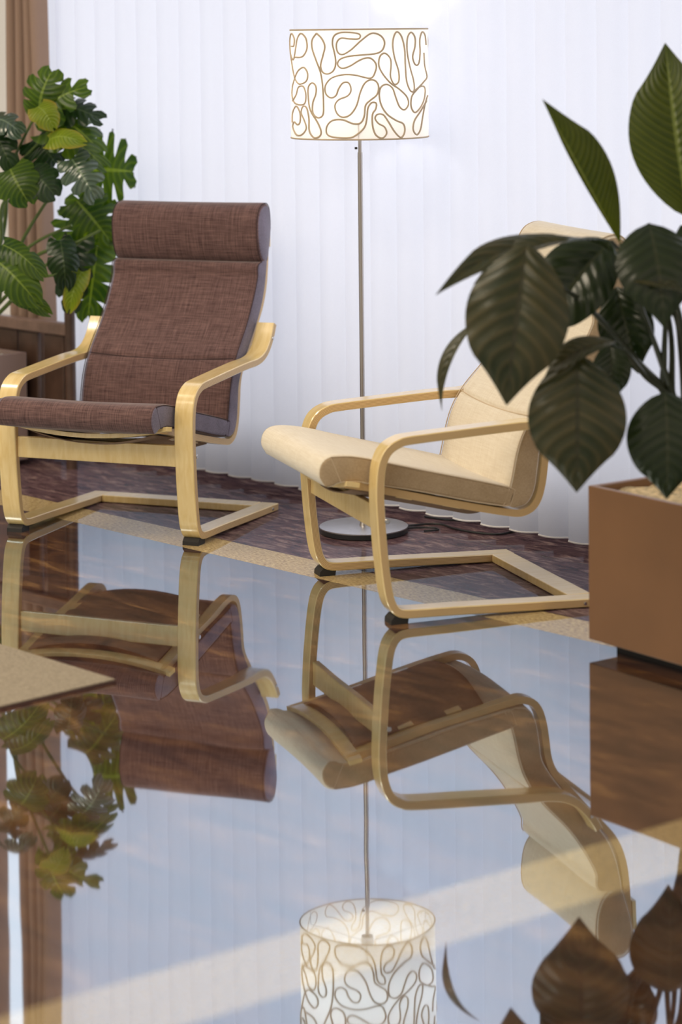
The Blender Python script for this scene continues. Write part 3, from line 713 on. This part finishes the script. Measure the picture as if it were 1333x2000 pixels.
ends.append((L_((1205, 668), 5.70, (1062, 742), 5.66, 66, (-.2, -.6, .9), M_leafM, arch=.03, fold=.25, peak=.5), .2))
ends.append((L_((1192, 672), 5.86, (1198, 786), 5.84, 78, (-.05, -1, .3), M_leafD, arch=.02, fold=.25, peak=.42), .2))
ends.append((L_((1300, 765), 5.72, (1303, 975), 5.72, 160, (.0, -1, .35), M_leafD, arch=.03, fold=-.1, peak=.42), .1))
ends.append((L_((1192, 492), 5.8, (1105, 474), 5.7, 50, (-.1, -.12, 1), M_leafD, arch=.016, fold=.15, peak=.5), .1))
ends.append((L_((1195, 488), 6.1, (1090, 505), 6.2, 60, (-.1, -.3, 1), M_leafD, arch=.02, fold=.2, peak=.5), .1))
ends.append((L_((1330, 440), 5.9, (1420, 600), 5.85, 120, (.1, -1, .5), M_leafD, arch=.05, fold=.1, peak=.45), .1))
stems = [[(1340, 930), (1322, 800), (1290, 700), (1250, 590), (1212, 476)], [(1350, 935), (1345, 700), (1345, 425)],
         [(1335, 930), (1310, 785), (1245, 705), (1150, 600), (1098, 560), (1060, 520)], [(1338, 930), (1318, 790), (1262, 735), (1225, 690), (1192, 672)],
         [(1342, 930), (1315, 790), (1310, 640), (1268, 436)], [(1342, 930), (1300, 775), (1298, 700), (1302, 600), (1300, 560)], [(1345, 935), (1330, 860), (1300, 765)],
         [(1335, 930), (1305, 780), (1230, 700), (1160, 680), (1128, 690)], [(1350, 930), (1345, 800), (1333, 640), (1300, 560), (1222, 545)], [(1345, 930), (1333, 690), (1313, 600), (1240, 520), (1195, 470)]]
for i, s in enumerate(stems):
    ys = [6.0, 5.95, 5.92, 5.88, 5.85]
    P = [at(p[0], p[1], ys[min(k, 4)])-PB for k, p in enumerate(s)]
    stem(plant, M_stemD, P, .0115, .0035)

# ------------------------------------------------------------------ monstera at the left
M_mon = leaf_material('split_leaf', (.022, .060, .008), (.11, .18, .012), (.18, .25, .05), .40, .34, veins=9, bump=.25)
M_monL = leaf_material('young_split_leaf', (.16, .24, .010), (.30, .36, .03), (.30, .38, .08), .42, .38, veins=9, edge=(.42, .28, .05))
M_monD = leaf_material('dark_split_leaf', (.006, .022, .006), (.024, .055, .012), (.05, .08, .03), .20, .32, veins=9, bump=.25)  # darker green split leaves
M_monG = leaf_material('glossy_split_leaf', (.03, .06, .035), (.10, .15, .10), (.16, .22, .14), .15, .16, veins=9, spec=1.)
M_stemG = simple('green_petiole', (.09, .14, .03), .4)
mons = empty('monstera_plant', (-1.438, 8.857, .39)); tag(mons, 'tall green monstera with split leaves growing from the planter at the left', 'plant')
MBASE = Vector((-1.438, 8.857, .39))
def monstera_leaf(B, T, w, Nh, m, lobes=6, arch=.03, droop=.3, gap=.30, c0=.42, sides=(1, -1), seed=0):
    rnd = random.Random(seed); B = Vector(B); T = Vector(T); ax = T-B; Ln = ax.length; ax.normalize(); Nh = Vector(Nh); Nn = (Nh-ax*Nh.dot(ax)).normalized(); S = ax.cross(Nn)
    mb = MB(); uv = []
    def pos(s, t):
        # heart-shaped blade: outer parts sweep toward the tip, base lobes sweep back
        a = abs(s); prof = math.sin(PI*min(1, max(0, (.13+.87*t)))**.9)**.7 if t < 1 else 0
        tt = t + a*a*(.22*t-.16*(1-t))
        hw = w/2*max(.03, prof)
        c = B+ax*Ln*tt+Nn*arch*4*t*(1-t)
        lat = s*hw; dz = -droop*(a**2)*hw - droop*.35*Ln*max(0, tt-.4)**2
        return c+S*lat*math.cos(droop*a*.8)+Nn*(dz+.02*hw*math.sin(6*t+3*s))
    nc = 9
    for sd in sides:
        for k in range(lobes):
            t0 = k/lobes; t1 = (k+1)/lobes; rows = []
            g = gap*rnd.uniform(.7, 1.2); e = 1-rnd.uniform(0, .12)
            if k == lobes-1: t1 = .98
            for j in range(nc+1):
                a = j/nc*e
                open_ = max(0, (a-c0)/(1-c0)); sh = g*(open_**.5)*(t1-t0)*.5
                # rounded lobe end
                if a > .86*e: sh += (t1-t0)*.32*((a/e-.86)/.14)**2
                aa, bb = t0+sh, t1-sh
                if k == 0: aa = t0
                r = []
                for q in range(5):
                    t = aa+(bb-aa)*q/4; r.append(pos(sd*a, t)); uv.append((.5+.5*sd*a*.98, t))
                rows.append(r)
            mb.grid(rows)
    return mb, uv
def ML(pb, yb, pt, yt, wpx, nh, m, **kw):
    B = at(pb[0], pb[1], yb); T = at(pt[0], pt[1], yt)
    mb, uv = monstera_leaf(B, T, wpx*8.5/CAM_F, nh, m, **kw); mb.v = [tuple(Vector(v)-MBASE) for v in mb.v]
    mb.build('leaf', m, mons, angle=None, uv=uv)
F_ = (0, -1, .2)
ML((78, 222), 8.50, (100, 138), 8.48, 120, (-.2, -1, .3), M_mon, lobes=4, seed=1, droop=.5)
ML((82, 225), 8.52, (170, 168), 8.45, 105, (.2, -1, .8), M_mon, lobes=4, seed=2, gap=.5, c0=.3)
ML((74, 208), 8.40, (105, 250), 8.38, 66, (.1, -1, .5), M_monL, lobes=2, seed=3, gap=.05, c0=.8)
ML((100, 215), 8.55, (196, 232), 8.50, 95, (.3, -1, .9), M_monD, lobes=5, seed=4, gap=.35)
ML((98, 225), 8.55, (196, 292), 8.48, 110, (.3, -1, .6), M_mon, lobes=5, seed=5, gap=.4, droop=.5)
ML((95, 275), 8.40, (162, 278), 8.36, 58, (.2, -1, .7), M_monL, lobes=2, seed=6, gap=.05, c0=.8)
ML((90, 258), 8.50, (203, 322), 8.45, 85, (.1, -.8, .9), M_mon, lobes=5, seed=7)
ML((70, 270), 8.56, (110, 320), 8.56, 120, (-.1, -1, .4), M_monD, lobes=4, seed=8)
ML((165, 330), 8.72, (262, 335), 8.72, 175, (.0, -1, .1), M_mon, lobes=5, seed=9, gap=.55, c0=.35, droop=.1)
ML((140, 310), 8.42, (188, 388), 8.38, 90, (-.1, -1, .5), M_monG, lobes=4, seed=10, gap=.4)
ML((20, 330), 8.42, (55, 395), 8.38, 105, (-.2, -1, .5), M_mon, lobes=3, seed=11, gap=.15, c0=.7)
ML((58, 338), 8.44, (108, 382), 8.40, 95, (.1, -1, .5), M_monD, lobes=3, seed=12, gap=.2, c0=.7)
ML((178, 398), 8.70, (160, 512), 8.68, 160, (.0, -1, .2), M_mon, lobes=6, seed=13, gap=.4)
ML((150, 392), 8.62, (215, 470), 8.60, 120, (.1, -1, .2), M_mon, lobes=5, seed=14, gap=.4)
ML((190, 480), 8.66, (172, 620), 8.62, 110, (.1, -1, .2), M_mon, lobes=4, seed=15, gap=.25)
ML((118, 470), 8.46, (128, 560), 8.44, 70, (.2, -1, .3), M_monD, lobes=3, seed=16, gap=.1)
ML((150, 470), 8.56, (140, 600), 8.52, 95, (-.1, -1, .3), M_monD, lobes=5, seed=17, gap=.3)
ML((160, 530), 8.50, (136, 604), 8.47, 50, (-.1, -1, .3), M_monL, lobes=2, seed=18, gap=.1, c0=.8)
ML((5, 478), 8.25, (84, 540), 8.22, 62, (.2, -1, .6), M_mon, lobes=2, seed=19, gap=.2, c0=.6)
ML((-12, 505), 8.22, (72, 590), 8.20, 92, (-.1, -1, .7), M_mon, lobes=2, seed=20, gap=.05, c0=.8)
ML((30, 575), 8.30, (95, 612), 8.28, 46, (0, -1, .5), M_mon, lobes=2, seed=21, gap=.1, c0=.8)
ML((-20, 235), 8.5, (42, 262), 8.46, 80, (-.1, -.8, 1), M_monG, lobes=3, seed=22)
ML((-10, 250), 8.55, (25, 330), 8.5, 70, (-.1, -1, .3), M_monD, lobes=3, seed=23)
for s in ([(-10, 690), (-5, 450), (20, 330), (76, 212)], [(-8, 690), (0, 480), (20, 350), (82, 272)], [(-5, 690), (20, 540), (45, 468), (100, 380), (145, 318)],
          [(-5, 695), (10, 540), (60, 480), (140, 440)], [(-5, 695), (20, 540), (80, 495), (135, 480), (195, 450)], [(-2, 690), (10, 600), (60, 540), (110, 505), (160, 470)],
          [(-8, 690), (-6, 500), (5, 400), (60, 345)], [(-2, 692), (15, 575), (50, 548), (120, 535)], [(-8, 690), (-8, 600), (0, 520), (10, 480)]):
    P = [Vector((.02*math.sin(s[1][1]), .02*math.cos(s[2][1]), .014))] + [at(p[0], p[1], 8.8-.1*k if k < 3 else 8.5)-MBASE for k, p in enumerate(s) if k]
    stem(mons, M_stemG, P, .009, .0045, 'petiole')
